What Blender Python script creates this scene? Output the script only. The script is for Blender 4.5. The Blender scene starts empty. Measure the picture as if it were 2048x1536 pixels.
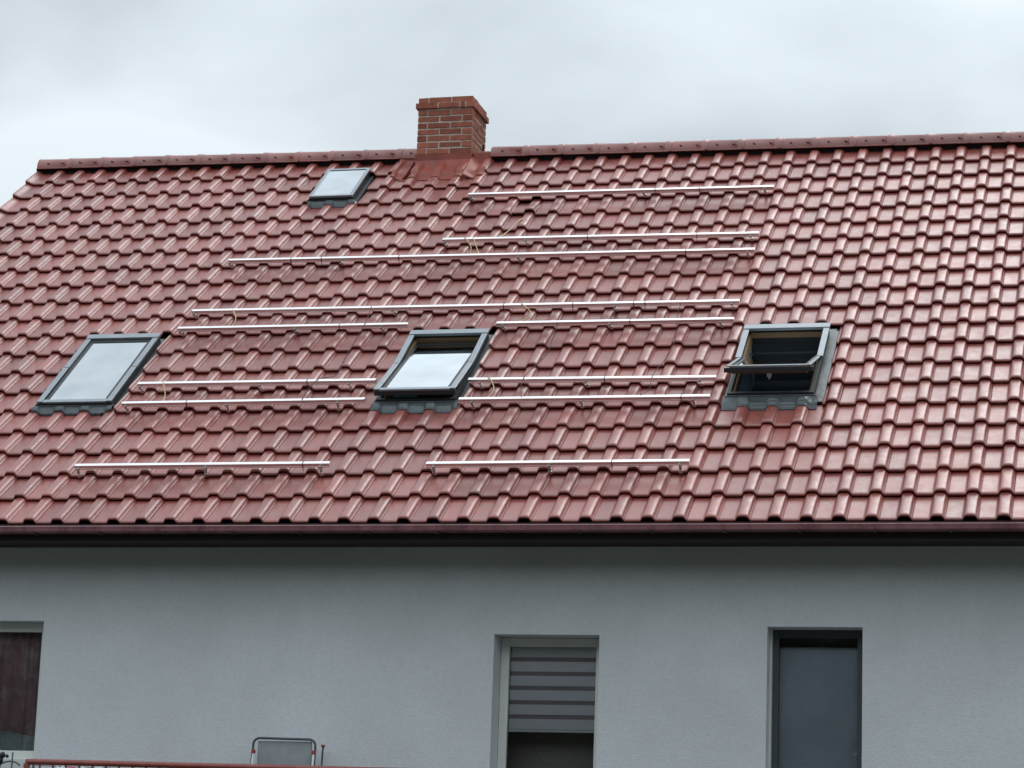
import bpy, math, random
from mathutils import Vector, Matrix
random.seed(7)
scene = bpy.context.scene
col = scene.collection

# ------------------------------------------------------------------ camera
CAM = Vector((2.52059, -20.52002, 1.60103))
CR = Vector((0.96991299, 0.24101251, 0.03437683))
CU = Vector((0.01656053, -0.20619495, 0.97837078))
CF = Vector((-0.24288793, 0.94836523, 0.20398245))
FPX = 5180.66
cam = bpy.data.cameras.new('camera')
cam.lens = 36 * FPX / 2048
cam.sensor_width = 36
cam.clip_start = 0.1
cam.clip_end = 3000
cam_ob = bpy.data.objects.new('camera', cam)
col.objects.link(cam_ob)
m = Matrix.Identity(4)
for i in range(3):
    m[i][0] = CR[i]; m[i][1] = CU[i]; m[i][2] = -CF[i]; m[i][3] = CAM[i]
cam_ob.matrix_world = m
scene.camera = cam_ob

# ------------------------------------------------------------------ light
SUN = Vector((0.16, 0.54, 0.826)).normalized()
world = bpy.data.worlds.new('World')
scene.world = world
world.use_nodes = True
wn = world.node_tree.nodes; wl = world.node_tree.links
wn.clear()
def wnode(t, **kw):
    n = wn.new(t)
    for k, v in kw.items(): setattr(n, k, v)
    return n
def wmath(op, a, b=None, c=None):
    n = wnode('ShaderNodeMath', operation=op)
    for i, v in enumerate((a, b, c)):
        if v is None: continue
        if isinstance(v, (int, float)): n.inputs[i].default_value = v
        else: wl.new(v, n.inputs[i])
    return n.outputs[0]
tc = wnode('ShaderNodeTexCoord')
sep = wnode('ShaderNodeSeparateXYZ'); wl.new(tc.outputs['Generated'], sep.inputs[0])
zc = wmath('MAXIMUM', sep.outputs[2], 0.0)
den = wmath('ADD', zc, 0.22)
cmb = wnode('ShaderNodeCombineXYZ')
wl.new(wmath('DIVIDE', sep.outputs[0], den), cmb.inputs[0])
wl.new(wmath('DIVIDE', sep.outputs[1], den), cmb.inputs[1])
n1 = wnode('ShaderNodeTexNoise'); n1.inputs['Scale'].default_value = 2.3; n1.inputs['Detail'].default_value = 6; n1.inputs['Roughness'].default_value = 0.46
n1.inputs['Distortion'].default_value = 0.25
mp = wnode('ShaderNodeMapping'); mp.inputs['Location'].default_value = (9.9, 3.3, 7.7)
wl.new(cmb.outputs[0], mp.inputs[0]); wl.new(mp.outputs[0], n1.inputs['Vector'])
ramp = wnode('ShaderNodeValToRGB')
ramp.color_ramp.elements[0].position = 0.38; ramp.color_ramp.elements[0].color = (0.68, 0.765, 0.835, 1)
ramp.color_ramp.elements[1].position = 0.62; ramp.color_ramp.elements[1].color = (1.02, 1.13, 1.20, 1)
wl.new(n1.outputs['Fac'], ramp.inputs[0])
# overcast luminance gradient: zenith brighter than horizon
lum = wmath('MULTIPLY_ADD', zc, 1.25, 0.46)
bgc = wnode('ShaderNodeBackground'); wl.new(ramp.outputs[0], bgc.inputs['Color']); wl.new(lum, bgc.inputs['Strength'])
sky = wnode('ShaderNodeTexSky', sky_type='NISHITA')
sky.sun_disc = False
sky.sun_elevation = math.asin(SUN.z)
sky.sun_rotation = math.atan2(SUN.x, SUN.y)
bgs = wnode('ShaderNodeBackground'); wl.new(sky.outputs[0], bgs.inputs['Color']); bgs.inputs['Strength'].default_value = 0.10
n2 = wnode('ShaderNodeTexNoise'); n2.inputs['Scale'].default_value = 1.3; n2.inputs['Detail'].default_value = 7
mp2 = wnode('ShaderNodeMapping'); mp2.inputs['Location'].default_value = (9.2, 4.1, 2.0)
wl.new(cmb.outputs[0], mp2.inputs[0]); wl.new(mp2.outputs[0], n2.inputs['Vector'])
mask = wnode('ShaderNodeValToRGB')
mask.color_ramp.elements[0].position = 0.24; mask.color_ramp.elements[0].color = (0.15, 0.15, 0.15, 1)
mask.color_ramp.elements[1].position = 0.36; mask.color_ramp.elements[1].color = (1, 1, 1, 1)
wl.new(n2.outputs['Fac'], mask.inputs[0])
mixw = wnode('ShaderNodeMixShader')
wl.new(mask.outputs[0], mixw.inputs[0]); wl.new(bgs.outputs[0], mixw.inputs[1]); wl.new(bgc.outputs[0], mixw.inputs[2])
wo = wnode('ShaderNodeOutputWorld'); wl.new(mixw.outputs[0], wo.inputs[0])

sun = bpy.data.lights.new('sun', 'SUN')
sun.energy = 1.2
sun.angle = math.radians(34)
sun.color = (1.0, 0.97, 0.94)
sun_ob = bpy.data.objects.new('sun', sun); col.objects.link(sun_ob)
sun_ob.rotation_euler = SUN.to_track_quat('Z', 'Y').to_euler()
sun_ob.location = (5, 10, 30)
vs = scene.view_settings
vs.view_transform = 'Standard'; vs.look = 'None'; vs.exposure = 0.0; vs.gamma = 1.0; vs.use_curve_mapping = False

# ------------------------------------------------------------------ helpers
class MB:
    def __init__(s): s.v = []; s.f = []; s.t = []
    def vert(s, p): s.v.append(tuple(p)); return len(s.v) - 1
    def quad(s, *ps):
        s.f.append([s.vert(p) for p in ps])
    def box(s, lo, hi, M=None, bev=0.0):
        (x0, y0, z0), (x1, y1, z1) = lo, hi
        pts = [(x0,y0,z0),(x1,y0,z0),(x1,y1,z0),(x0,y1,z0),(x0,y0,z1),(x1,y0,z1),(x1,y1,z1),(x0,y1,z1)]
        if M is not None: pts = [tuple(M @ Vector(p)) for p in pts]
        b = len(s.v); s.v += pts
        for q in ((0,3,2,1),(4,5,6,7),(0,1,5,4),(1,2,6,5),(2,3,7,6),(3,0,4,7)): s.f.append([b+i for i in q])
    def tube(s, pts, r, n=8, cap=True):
        pts = [Vector(p) for p in pts]; rings = []
        prev = None
        for i, p in enumerate(pts):
            t = (pts[min(i+1, len(pts)-1)] - pts[max(i-1, 0)]).normalized()
            a = Vector((0,0,1)) if abs(t.z) < .9 else Vector((1,0,0))
            if prev is not None: a = prev
            u = (a - t*a.dot(t)).normalized(); w = t.cross(u); prev = u
            rr = r[i] if isinstance(r, (list, tuple)) else r
            rings.append([s.vert(p + u*math.cos(2*math.pi*k/n)*rr + w*math.sin(2*math.pi*k/n)*rr) for k in range(n)])
        for a, b in zip(rings, rings[1:]):
            for k in range(n): s.f.append([a[k], a[(k+1)%n], b[(k+1)%n], b[k]])
        if cap:
            s.f.append(list(reversed(rings[0]))); s.f.append(rings[-1])
    def strip(s, path, half, thick, M=None):
        """flat metal strip: path of (a,b) in local y,z; width along local x"""
        rows = []
        for i, (a, b) in enumerate(path):
            p0 = path[max(i-1,0)]; p1 = path[min(i+1,len(path)-1)]
            ty, tz = p1[0]-p0[0], p1[1]-p0[1]; l = math.hypot(ty,tz) or 1
            ny, nz = -tz/l*thick/2, ty/l*thick/2
            rows.append([(-half,a+ny,b+nz),(half,a+ny,b+nz),(half,a-ny,b-nz),(-half,a-ny,b-nz)])
        idx = []
        for r_ in rows:
            idx.append([s.vert(tuple(M @ Vector(p)) if M is not None else p) for p in r_])
        for a, b in zip(idx, idx[1:]):
            for k in range(4): s.f.append([a[k], a[(k+1)%4], b[(k+1)%4], b[k]])
        s.f.append(list(reversed(idx[0]))); s.f.append(idx[-1])
    def mesh(s, name, mat, smooth=False):
        me = bpy.data.meshes.new(name)
        me.from_pydata(s.v, [], s.f)
        if smooth:
            me.polygons.foreach_set('use_smooth', [True]*len(me.polygons))
        if mat: me.materials.append(mat)
        me.update()
        return me
    def build(s, name, mat, parent=None, smooth=False, bevel=0.0, fix=True):
        me = s.mesh(name, mat, smooth)
        if fix:
            import bmesh
            bm = bmesh.new(); bm.from_mesh(me)
            bmesh.ops.recalc_face_normals(bm, faces=bm.faces)
            bm.to_mesh(me); bm.free()
        o = bpy.data.objects.new(name, me); col.objects.link(o)
        if parent: o.parent = parent
        if bevel:
            b = o.modifiers.new('bevel', 'BEVEL'); b.width = bevel; b.segments = 2; b.limit_method = 'ANGLE'
        return o
def empty(name, loc=(0,0,0)):
    o = bpy.data.objects.new(name, None); col.objects.link(o); o.location = loc; o.empty_display_size = .2
    return o
def tag(o, label=None, cat=None, group=None, kind=None):
    if label: o['label'] = label
    if cat: o['category'] = cat
    if group: o['group'] = group
    if kind: o['kind'] = kind
    return o

# ------------------------------------------------------------------ materials
def mat(name, color, rough=0.6, metal=0.0, spec=0.5, var=0.0, vscale=3.0, bump=0.0, bscale=60.0, coat=0.0, coat_rough=0.2, detail=5, dark=None, dscale=2.0, damt=0.0, stretch=None):
    M = bpy.data.materials.new(name); M.use_nodes = True
    nt = M.node_tree; N = nt.nodes; L = nt.links
    b = N['Principled BSDF']
    b.inputs['Base Color'].default_value = (*color, 1); b.inputs['Roughness'].default_value = rough
    b.inputs['Metallic'].default_value = metal; b.inputs['Specular IOR Level'].default_value = spec
    b.inputs['Coat Weight'].default_value = coat; b.inputs['Coat Roughness'].default_value = coat_rough
    geo = N.new('ShaderNodeNewGeometry')
    vec = geo.outputs['Position']
    if stretch:
        mpn = N.new('ShaderNodeMapping'); mpn.inputs['Scale'].default_value = stretch
        L.new(vec, mpn.inputs[0]); vec = mpn.outputs[0]
    cur = None
    if var:
        nz = N.new('ShaderNodeTexNoise'); nz.inputs['Scale'].default_value = vscale; nz.inputs['Detail'].default_value = detail; nz.inputs['Roughness'].default_value = .62
        L.new(vec, nz.inputs['Vector'])
        mr = N.new('ShaderNodeMapRange'); mr.inputs[1].default_value = .3; mr.inputs[2].default_value = .7
        mr.inputs[3].default_value = 1-var; mr.inputs[4].default_value = 1+var
        L.new(nz.outputs['Fac'], mr.inputs[0])
        mx = N.new('ShaderNodeVectorMath'); mx.operation = 'SCALE'; mx.inputs[0].default_value = color
        L.new(mr.outputs[0], mx.inputs['Scale']); cur = mx.outputs[0]
    if dark:
        nz2 = N.new('ShaderNodeTexNoise'); nz2.inputs['Scale'].default_value = dscale; nz2.inputs['Detail'].default_value = 8; nz2.inputs['Roughness'].default_value = .7
        L.new(vec, nz2.inputs['Vector'])
        mr2 = N.new('ShaderNodeMapRange'); mr2.inputs[1].default_value = .48; mr2.inputs[2].default_value = .68; mr2.inputs[4].default_value = damt
        L.new(nz2.outputs['Fac'], mr2.inputs[0])
        mxc = N.new('ShaderNodeMix'); mxc.data_type = 'RGBA'
        L.new(mr2.outputs[0], mxc.inputs['Factor'])
        if cur is not None: L.new(cur, mxc.inputs['A'])
        else: mxc.inputs['A'].default_value = (*color, 1)
        mxc.inputs['B'].default_value = (*dark, 1)
        cur = mxc.outputs['Result']
    if cur is not None: L.new(cur, b.inputs['Base Color'])
    if bump:
        nb = N.new('ShaderNodeTexNoise'); nb.inputs['Scale'].default_value = bscale; nb.inputs['Detail'].default_value = 4
        L.new(geo.outputs['Position'], nb.inputs['Vector'])
        bp = N.new('ShaderNodeBump'); bp.inputs['Strength'].default_value = bump; bp.inputs['Distance'].default_value = .01
        L.new(nb.outputs['Fac'], bp.inputs['Height']); L.new(bp.outputs[0], b.inputs['Normal'])
    return M

def tile_material():
    M = bpy.data.materials.new('engobed_clay_tile'); M.use_nodes = True
    nt = M.node_tree; N = nt.nodes; L = nt.links; b = N['Principled BSDF']
    geo = N.new('ShaderNodeNewGeometry'); oi = N.new('ShaderNodeObjectInfo')
    at = N.new('ShaderNodeAttribute'); at.attribute_name = 'tint'
    ad = N.new('ShaderNodeMath'); ad.operation = 'ADD'; L.new(oi.outputs['Random'], ad.inputs[0]); L.new(at.outputs['Fac'], ad.inputs[1])
    fr = N.new('ShaderNodeMath'); fr.operation = 'FRACT'; L.new(ad.outputs[0], fr.inputs[0])
    rp = N.new('ShaderNodeValToRGB'); e = rp.color_ramp.elements
    e[0].color = (.215, .042, .033, 1); e[1].color = (.305, .070, .056, 1)
    e2 = e.new(.55); e2.color = (.265, .060, .044, 1)
    L.new(fr.outputs[0], rp.inputs[0])
    nz = N.new('ShaderNodeTexNoise'); nz.inputs['Scale'].default_value = 9; nz.inputs['Detail'].default_value = 8; nz.inputs['Roughness'].default_value = .7
    L.new(geo.outputs['Position'], nz.inputs['Vector'])
    mr = N.new('ShaderNodeMapRange'); mr.inputs[1].default_value = .3; mr.inputs[2].default_value = .72; mr.inputs[3].default_value = .82; mr.inputs[4].default_value = 1.2
    L.new(nz.outputs['Fac'], mr.inputs[0])
    sc = N.new('ShaderNodeVectorMath'); sc.operation = 'SCALE'; L.new(rp.outputs[0], sc.inputs[0]); L.new(mr.outputs[0], sc.inputs['Scale'])
    # dust and lichen
    n2 = N.new('ShaderNodeTexNoise'); n2.inputs['Scale'].default_value = 3.1; n2.inputs['Detail'].default_value = 10; n2.inputs['Roughness'].default_value = .74
    L.new(geo.outputs['Position'], n2.inputs['Vector'])
    m2 = N.new('ShaderNodeMapRange'); m2.inputs[1].default_value = .50; m2.inputs[2].default_value = .74; m2.inputs[4].default_value = .36
    L.new(n2.outputs['Fac'], m2.inputs[0])
    mx = N.new('ShaderNodeMix'); mx.data_type = 'RGBA'; L.new(m2.outputs[0], mx.inputs['Factor']); L.new(sc.outputs[0], mx.inputs['A']); mx.inputs['B'].default_value = (.25, .17, .12, 1)
    L.new(mx.outputs['Result'], b.inputs['Base Color'])
    m3 = N.new('ShaderNodeMapRange'); m3.inputs[1].default_value = .35; m3.inputs[2].default_value = .7; m3.inputs[3].default_value = .33; m3.inputs[4].default_value = .47
    L.new(nz.outputs['Fac'], m3.inputs[0]); L.new(m3.outputs[0], b.inputs['Roughness'])
    b.inputs['Specular IOR Level'].default_value = 1.0
    nb = N.new('ShaderNodeTexNoise'); nb.inputs['Scale'].default_value = 26; nb.inputs['Detail'].default_value = 5
    L.new(geo.outputs['Position'], nb.inputs['Vector'])
    bp = N.new('ShaderNodeBump'); bp.inputs['Strength'].default_value = .12; bp.inputs['Distance'].default_value = .012
    L.new(nb.outputs['Fac'], bp.inputs['Height']); L.new(bp.outputs[0], b.inputs['Normal'])
    return M

def glass_material(name, tint=(.75,.8,.8), refl=.12, rough=.0, mult=1.7):
    M = bpy.data.materials.new(name); M.use_nodes = True
    nt = M.node_tree; N = nt.nodes; L = nt.links; N.clear()
    out = N.new('ShaderNodeOutputMaterial'); tr = N.new('ShaderNodeBsdfTransparent'); tr.inputs[0].default_value = (*tint, 1)
    gl = N.new('ShaderNodeBsdfGlossy'); gl.inputs['Roughness'].default_value = rough; gl.inputs[0].default_value = (.93, .97, 1, 1)
    fr = N.new('ShaderNodeFresnel'); fr.inputs['IOR'].default_value = 1.52
    a = N.new('ShaderNodeMath'); a.operation = 'MULTIPLY_ADD'; a.inputs[1].default_value = mult; a.inputs[2].default_value = refl; a.use_clamp = True
    L.new(fr.outputs[0], a.inputs[0])
    gg = N.new('ShaderNodeNewGeometry'); gz = N.new('ShaderNodeTexNoise'); gz.inputs['Scale'].default_value = 2.2; gz.inputs['Detail'].default_value = 6
    L.new(gg.outputs['Position'], gz.inputs['Vector'])
    gm = N.new('ShaderNodeMapRange'); gm.inputs[1].default_value = .3; gm.inputs[2].default_value = .7; gm.inputs[3].default_value = refl*.80; gm.inputs[4].default_value = refl*1.15
    L.new(gz.outputs['Fac'], gm.inputs[0]); L.new(gm.outputs[0], a.inputs[2])
    mx = N.new('ShaderNodeMixShader'); L.new(a.outputs[0], mx.inputs[0]); L.new(tr.outputs[0], mx.inputs[1]); L.new(gl.outputs[0], mx.inputs[2])
    L.new(mx.outputs[0], out.inputs[0])
    return M

MT = {}
MT['tile'] = tile_material()
MT['render'] = mat('grey_render', (.72, .745, .76), .9, spec=.2, var=.09, vscale=.8, bump=.45, bscale=85, dark=(.52,.54,.55), dscale=24, damt=.28, detail=9)
MT['deck'] = mat('bitumen_felt', (.03, .028, .028), .9)
MT['alu'] = mat('anodised_aluminium', (.86, .845, .845), .36, metal=.9, var=.04, vscale=14, stretch=(.3,6,6))
MT['steel'] = mat('stainless_steel', (.72, .72, .72), .3, metal=1, var=.1, vscale=30)
MT['skyframe'] = mat('grey_coated_cladding', (.27, .30, .325), .38, metal=.45, var=.08, vscale=12)
MT['skydark'] = mat('dark_grey_rubber', (.025, .028, .03), .55)
MT['apron'] = mat('lead_grey_flashing', (.10, .115, .12), .42, metal=.3, var=.22, vscale=7, bump=.25, bscale=22)
MT['pine'] = mat('pine_wood', (.27, .165, .08), .5, var=.2, vscale=6, stretch=(1,1,14))
MT['skyglass'] = glass_material('skylight_glass', (.55,.6,.62), .36, .02)
MT['paneglass'] = glass_material('window_glass', (.92,.94,.95), .0, .0, 1.0)
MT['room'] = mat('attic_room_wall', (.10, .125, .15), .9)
MT['blue'] = mat('pale_blue_lining', (.45, .62, .72), .85)
MT['brick'] = mat('red_brick', (.36, .122, .078), .85, spec=.25, var=.28, vscale=9, bump=.4, bscale=70, dark=(.23,.10,.075), dscale=5, damt=.6)
def vary_by_object(M, lo, hi):
    nt = M.node_tree; N = nt.nodes; L = nt.links; b = N['Principled BSDF']
    src = b.inputs['Base Color'].links[0].from_socket
    oi = N.new('ShaderNodeObjectInfo'); mr = N.new('ShaderNodeMapRange'); mr.inputs[3].default_value = lo; mr.inputs[4].default_value = hi
    L.new(oi.outputs['Random'], mr.inputs[0])
    sc = N.new('ShaderNodeVectorMath'); sc.operation = 'SCALE'; L.new(src, sc.inputs[0]); L.new(mr.outputs[0], sc.inputs['Scale']); L.new(sc.outputs[0], b.inputs['Base Color'])
vary_by_object(MT['brick'], .72, 1.22)
MT['mortar'] = mat('lime_mortar', (.52, .46, .39), .95, spec=.15, var=.3, vscale=14, bump=.4, bscale=80)
MT['redpaint'] = mat('red_painted_flashing', (.30, .070, .048), .48, spec=.35, var=.2, vscale=5, bump=.25, bscale=18, dark=(.16,.055,.05), dscale=3, damt=.5)
MT['gutter'] = mat('brown_coated_gutter', (.28, .125, .135), .30, spec=.5, var=.15, vscale=4, dark=(.10,.03,.04), dscale=7, damt=.75, stretch=(1,1,.35))
MT['darkwood'] = mat('dark_stained_wood', (.030, .018, .018), .7, var=.2, vscale=5, stretch=(.2,3,3))
MT['pvc'] = mat('cream_window_frame', (.80, .80, .75), .4, var=.04, vscale=4)
MT['anthra'] = mat('anthracite_frame', (.075, .082, .09), .45)
MT['whitestrip'] = mat('white_edge_strip', (.78, .78, .76), .4)
MT['blind'] = mat('mauve_grey_blind', (.86, .80, .81), .85, var=.05, vscale=3)
MT['blind_dark'] = mat('sheer_dark_blind', (.36, .29, .29), .9)
MT['curtain'] = mat('maroon_curtain', (.40, .235, .235), .9, var=.25, vscale=4, dark=(.62,.52,.50), dscale=6, damt=.75)  # mottled maroon reflection of the left pane, painted on a sheet behind it
MT['rug'] = mat('grey_cloth', (.45, .49, .48), .9, var=.3, vscale=9)
MT['greyscreen'] = mat('grey_screen', (.50, .535, .58), .9, var=.16, vscale=1.2)  # grey-blue reflection of the right pane, put into a sheet's colour
MT['redrail'] = mat('red_painted_steel', (.30, .075, .06), .42, var=.15, vscale=12, dark=(.12,.03,.03), dscale=14, damt=.5)
MT['yellow'] = mat('yellow_cable_sheath', (.62, .50, .26), .5)
MT['string'] = mat('dark_string', (.06, .045, .045), .8)
MT['tubegrey'] = mat('dark_grey_tube', (.10, .11, .12), .4, metal=.4)
MT['whitetube'] = mat('white_tube', (.72, .74, .74), .35)
MT['redplastic'] = mat('red_plastic', (.36, .06, .05), .45)
MT['stepboard'] = mat('grey_step_board', (.33, .355, .365), .7, var=.12, vscale=8)
MT['whiteboard'] = mat('white_board', (.68, .70, .69), .7, var=.06, vscale=5)
MT['blackiron'] = mat('black_iron', (.012, .012, .013), .45)
MT['greyiron'] = mat('grey_iron', (.12, .14, .14), .5)
MT['pink'] = mat('pink_cloth', (.70, .11, .19), .9, var=.1)
MT['whitecloth'] = mat('white_cloth', (.66, .66, .67), .9, var=.1)
MT['peach'] = mat('peach_cloth', (.62, .36, .25), .9, var=.1)
MT['grass'] = mat('trodden_yard', (.055, .060, .052), .95, spec=.1, var=.3, vscale=.8)
MT['concrete'] = mat('terrace_concrete', (.10, .10, .10), .9, var=.15, vscale=2)

# ------------------------------------------------------------------ setting
g = MB(); g.quad((-900,-900,0),(900,-900,0),(900,900,0),(-900,900,0))
tag(g.build('ground', MT['grass']), kind='structure')
t = MB(); t.box((-11,-.95,.004),(3.6,.498,1.79)); tag(t.build('terrace', MT['concrete']), kind='structure')

MT['leaf'] = mat('dark_leaves', (.045, .065, .035), .8, var=.4, vscale=.5)
b = MB(); rng = random.Random(3)
for k in range(104):
    cx = -95 + (k % 52)*3.6 + rng.uniform(-1,1) + (1.8 if k > 51 else 0); cy = (-58 if k < 52 else -68) + rng.uniform(-4,4); hh = rng.uniform(17, 22); rw = rng.uniform(2.4, 3.6)
    for q in range(300):
        zz_ = hh*(.06+.94*rng.random()**.8); f_ = math.sin(min(1, zz_/hh*1.02)*math.pi*.93+.15); f_ = max(.15, f_)
        a = rng.uniform(0, 6.283); d_ = rw*f_*math.sqrt(rng.random())
        p = Vector((cx+d_*math.cos(a), cy+d_*math.sin(a), zz_)); u_ = Vector((rng.gauss(0,1),rng.gauss(0,1),rng.gauss(0,1))).normalized(); w_ = u_.orthogonal().normalized(); sz = rng.uniform(.5,.95)
        b.quad(p-u_*sz-w_*sz*.7, p+u_*sz-w_*sz*.7, p+u_*sz+w_*sz*.7, p-u_*sz+w_*sz*.7)
tag(b.build('distant_wood', MT['leaf'], fix=False), kind='stuff')

# ------------------------------------------------------------------ roof frame
TH = math.radians(39.118193)
H0 = 4.9
TW = -0.019697
W = 0.26
V = [7.6327, 7.2452, 6.8498, 6.4424, 6.0493, 5.6529, 5.252, 4.8536, 4.458, 4.0524, 3.6614, 3.2603, 2.8501, 2.4496, 2.0462, 1.6455, 1.2429, 0.8291, 0.42, 0.0]
D = Vector((0, math.cos(TH), math.sin(TH))); NRM = Vector((0, -math.sin(TH), math.cos(TH)))
SB = 7.985                      # ridge tile edge, before taper
def taper(c): return 1 + TW*(c+17)/20
def RP(x, s, h=0.0): return Vector((x, 0, H0)) + D*s + NRM*h
RM = Matrix(((1,0,0,0),(0,D.y,NRM.y,0),(0,D.z,NRM.z,H0),(0,0,0,1)))   # roof frame: x, s, h
PROF = [(0,0),(.015,.0005),(.045,.0005),(.25,.0005),(.465,.0005),(.495,.0008),(.522,.004),(.543,.013),(.570,.0275),(.596,.0360),(.632,.0400),(.68,.0415),(.75,.042),(.82,.0415),(.868,.0400),(.904,.0360),(.930,.0275),(.957,.013),(.976,.0065),(.992,.0045)]
AP = .042
def prof(u):
    u = min(max(u, 0), .992)
    for (a, ha), (b, hb) in zip(PROF, PROF[1:]):
        if a <= u <= b: return ha + (hb-ha)*(u-a)/(b-a)
    return .0045
TILT = .037/.40
def surf(x, s):
    c = x/W; vv = s/taper(c); u = (c+.75) % 1.0
    r = 0
    while r < 19 and vv < V[r]: r += 1
    return prof(u) - AP - TILT*(vv - V[r])
def in_frame(p, mar=0):
    q = p - CAM; z = q.dot(CF)
    x = 1024 + FPX*q.dot(CR)/z; y = 768 - FPX*q.dot(CU)/z
    return -mar < x < 2048+mar and -mar < y < 1536+mar, z

def tile_mesh_data(r, ua=0.0, ub=1.0, verge=False, lift=0):
    """one clay tile of row r; nose at y=0, pan at left, roll at right"""
    gauge = (V[r-1]-V[r]) if r > 0 else (SB - V[0] + .06)
    k = V[r]*TW/20/W
    prf = []
    for a, h in PROF:
        if ua < a < ub: prf.append((a, h))
    if ua > 0: prf.insert(0, (ua, prof(ua))); prf.insert(0, (ua, prof(ua)-.016))
    else: prf.insert(0, (-.012, -.006))
    if not any(abs(a)<1e-9 for a,_ in prf) and ua <= 0: prf.insert(1, (0, 0))
    if ub < .992: prf.append((ub, prof(ub))); prf.append((ub, prof(ub)-.016))
    else: prf.append((.996, -.004))
    if verge:
        prf = [p for p in prf if p[0] > 0.01]
        prf = [(-.40,-.05),(-.405,.034),(-.395,.040),(-.36,.0385),(-.29,.031),(-.20,.018),(-.12,.008),(-.05,.002)] + prf
    L_ = gauge + .045
    st = [(L_, -TILT*(L_)), (.045, -TILT*.045), (.024, -TILT*.024), (.011, -.0028), (.003, -.0075), (0, -.0125), (.001, -.022), (.004, -.0245), (.014, -.026), (.06,-.028)]
    v = []; f = []
    n = len(prf)
    for i, (y, dz) in enumerate(st):
        for a, h in prf:
            v.append((a*W, y + k*a*W, h - AP + dz))
    for i in range(len(st)-1):
        for j in range(n-1):
            f.append((i*n+j, (i+1)*n+j, (i+1)*n+j+1, i*n+j+1))
    return v, f
_cache = {}
def tile_mesh(r, ua, ub, verge):
    key = (r, round(ua,3), round(ub,3), verge)
    if key not in _cache:
        v, f = tile_mesh_data(r, ua, ub, verge)
        me = bpy.data.meshes.new('roof_tile'); me.from_pydata(v, [], f)
        me.polygons.foreach_set('use_smooth', [True]*len(f)); me.materials.append(MT['tile']); me.update()
        _cache[key] = me
    return _cache[key]

# ------------------------------------------------------------------ house
house = empty('house', (-3.5, .5, 0))
tag(house, 'grey rendered house with a red clay tile roof and brick chimney', 'house')
HP = Matrix.Translation((3.5, -.5, 0))
def part(o, parent=None):
    o.parent = parent or house
    if parent is None: o.matrix_parent_inverse = HP
    return o

XL, XR = -10.02, 2.9
YW = 0.5
WIN_L = (-7.95, -7.029, 2.86, 4.066)
WIN_M = (-2.94, -2.037, 1.95, 3.977)
WIN_R = (-.634, .143, 1.95, 4.055)
SOFF = 4.715
def wall_mesh():
    b = MB(); holes = [WIN_L, WIN_M, WIN_R]; dep = .30
    xs = sorted({XL, XR, *[h[0] for h in holes], *[h[1] for h in holes]})
    zs = sorted({0.0, 4.725, *[h[2] for h in holes], *[h[3] for h in holes]})
    for x0, x1 in zip(xs, xs[1:]):
        for z0, z1 in zip(zs, zs[1:]):
            cx, cz = (x0+x1)/2, (z0+z1)/2
            if any(h[0] < cx < h[1] and h[2] < cz < h[3] for h in holes): continue
            b.quad((x0,YW,z0),(x1,YW,z0),(x1,YW,z1),(x0,YW,z1))
    for x0, x1, z0, z1 in holes:
        b.quad((x0,YW,z0),(x0,YW,z1),(x0,YW+dep,z1),(x0,YW+dep,z0))
        b.quad((x1,YW,z0),(x1,YW+dep,z0),(x1,YW+dep,z1),(x1,YW,z1))
        b.quad((x0,YW,z1),(x1,YW,z1),(x1,YW+dep,z1),(x0,YW+dep,z1))
        b.quad((x0,YW,z0),(x0,YW+dep,z0),(x1,YW+dep,z0),(x1,YW,z0))
    yb = 12.2
    for x in (XL, XR):                       # gables
        b.f.append([b.vert(p) for p in ((x,YW,0),(x,YW,4.9),(x,6.3,9.6),(x,yb,4.9),(x,yb,0))])
    b.quad((XL,yb,0),(XR,yb,0),(XR,yb,4.9),(XL,yb,4.9))
    return b
part(wall_mesh().build('wall', MT['render'], fix=False))
# dark room behind the windows
b = MB()
b.box((XL+.05, YW+.55, .05), (XR-.05, 5.0, 4.5))
ro = b.build('room_lining', mat('dim_room_wall', (.34,.30,.26), .9), fix=False); part(ro)

# skylight openings in the deck: x0, x1, s0, s1
SKY_L = (-7.775, -7.04, 2.155, 3.56)
SKY_M = (-4.43, -3.68, 2.125, 3.495)
SKY_R = (-1.20, -.43, 2.14, 3.455)
SKY_S = (-6.46, -5.985, 6.945, 7.70)
CH = (-5.515, -4.886, 6.185, 6.80)
holes = [(a+.03,b_-.03,c+.03,d-.03) for a,b_,c,d in (SKY_L,SKY_M,SKY_R,SKY_S)]
b = MB()
xl, xr = -10.16, XR+.1
s_top = 8.16
xs = sorted({xl, xr, *[h[0] for h in holes], *[h[1] for h in holes]}); ss = sorted({.04, s_top, *[h[2] for h in holes], *[h[3] for h in holes]})
for x0, x1 in zip(xs, xs[1:]):
    for s0, s1 in zip(ss, ss[1:]):
        if any(h[0] < (x0+x1)/2 < h[1] and h[2] < (s0+s1)/2 < h[3] for h in holes): continue
        b.quad(RP(x0,s0,-.105),RP(x1,s0,-.105),RP(x1,s1,-.105),RP(x0,s1,-.105))
yr = RP(0,s_top).y
def mir(p): return Vector((p.x, 2*6.32-p.y, p.z))
b.quad(mir(RP(xl,-.1,-.02)),mir(RP(xr,-.1,-.02)),mir(RP(xr,8.1,-.02)),mir(RP(xl,8.1,-.02)))
roof = part(b.build('roof', MT['deck'], fix=False))
roof_inv = HP
def sub(o, parent):
    o.parent = parent
    return o

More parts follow.
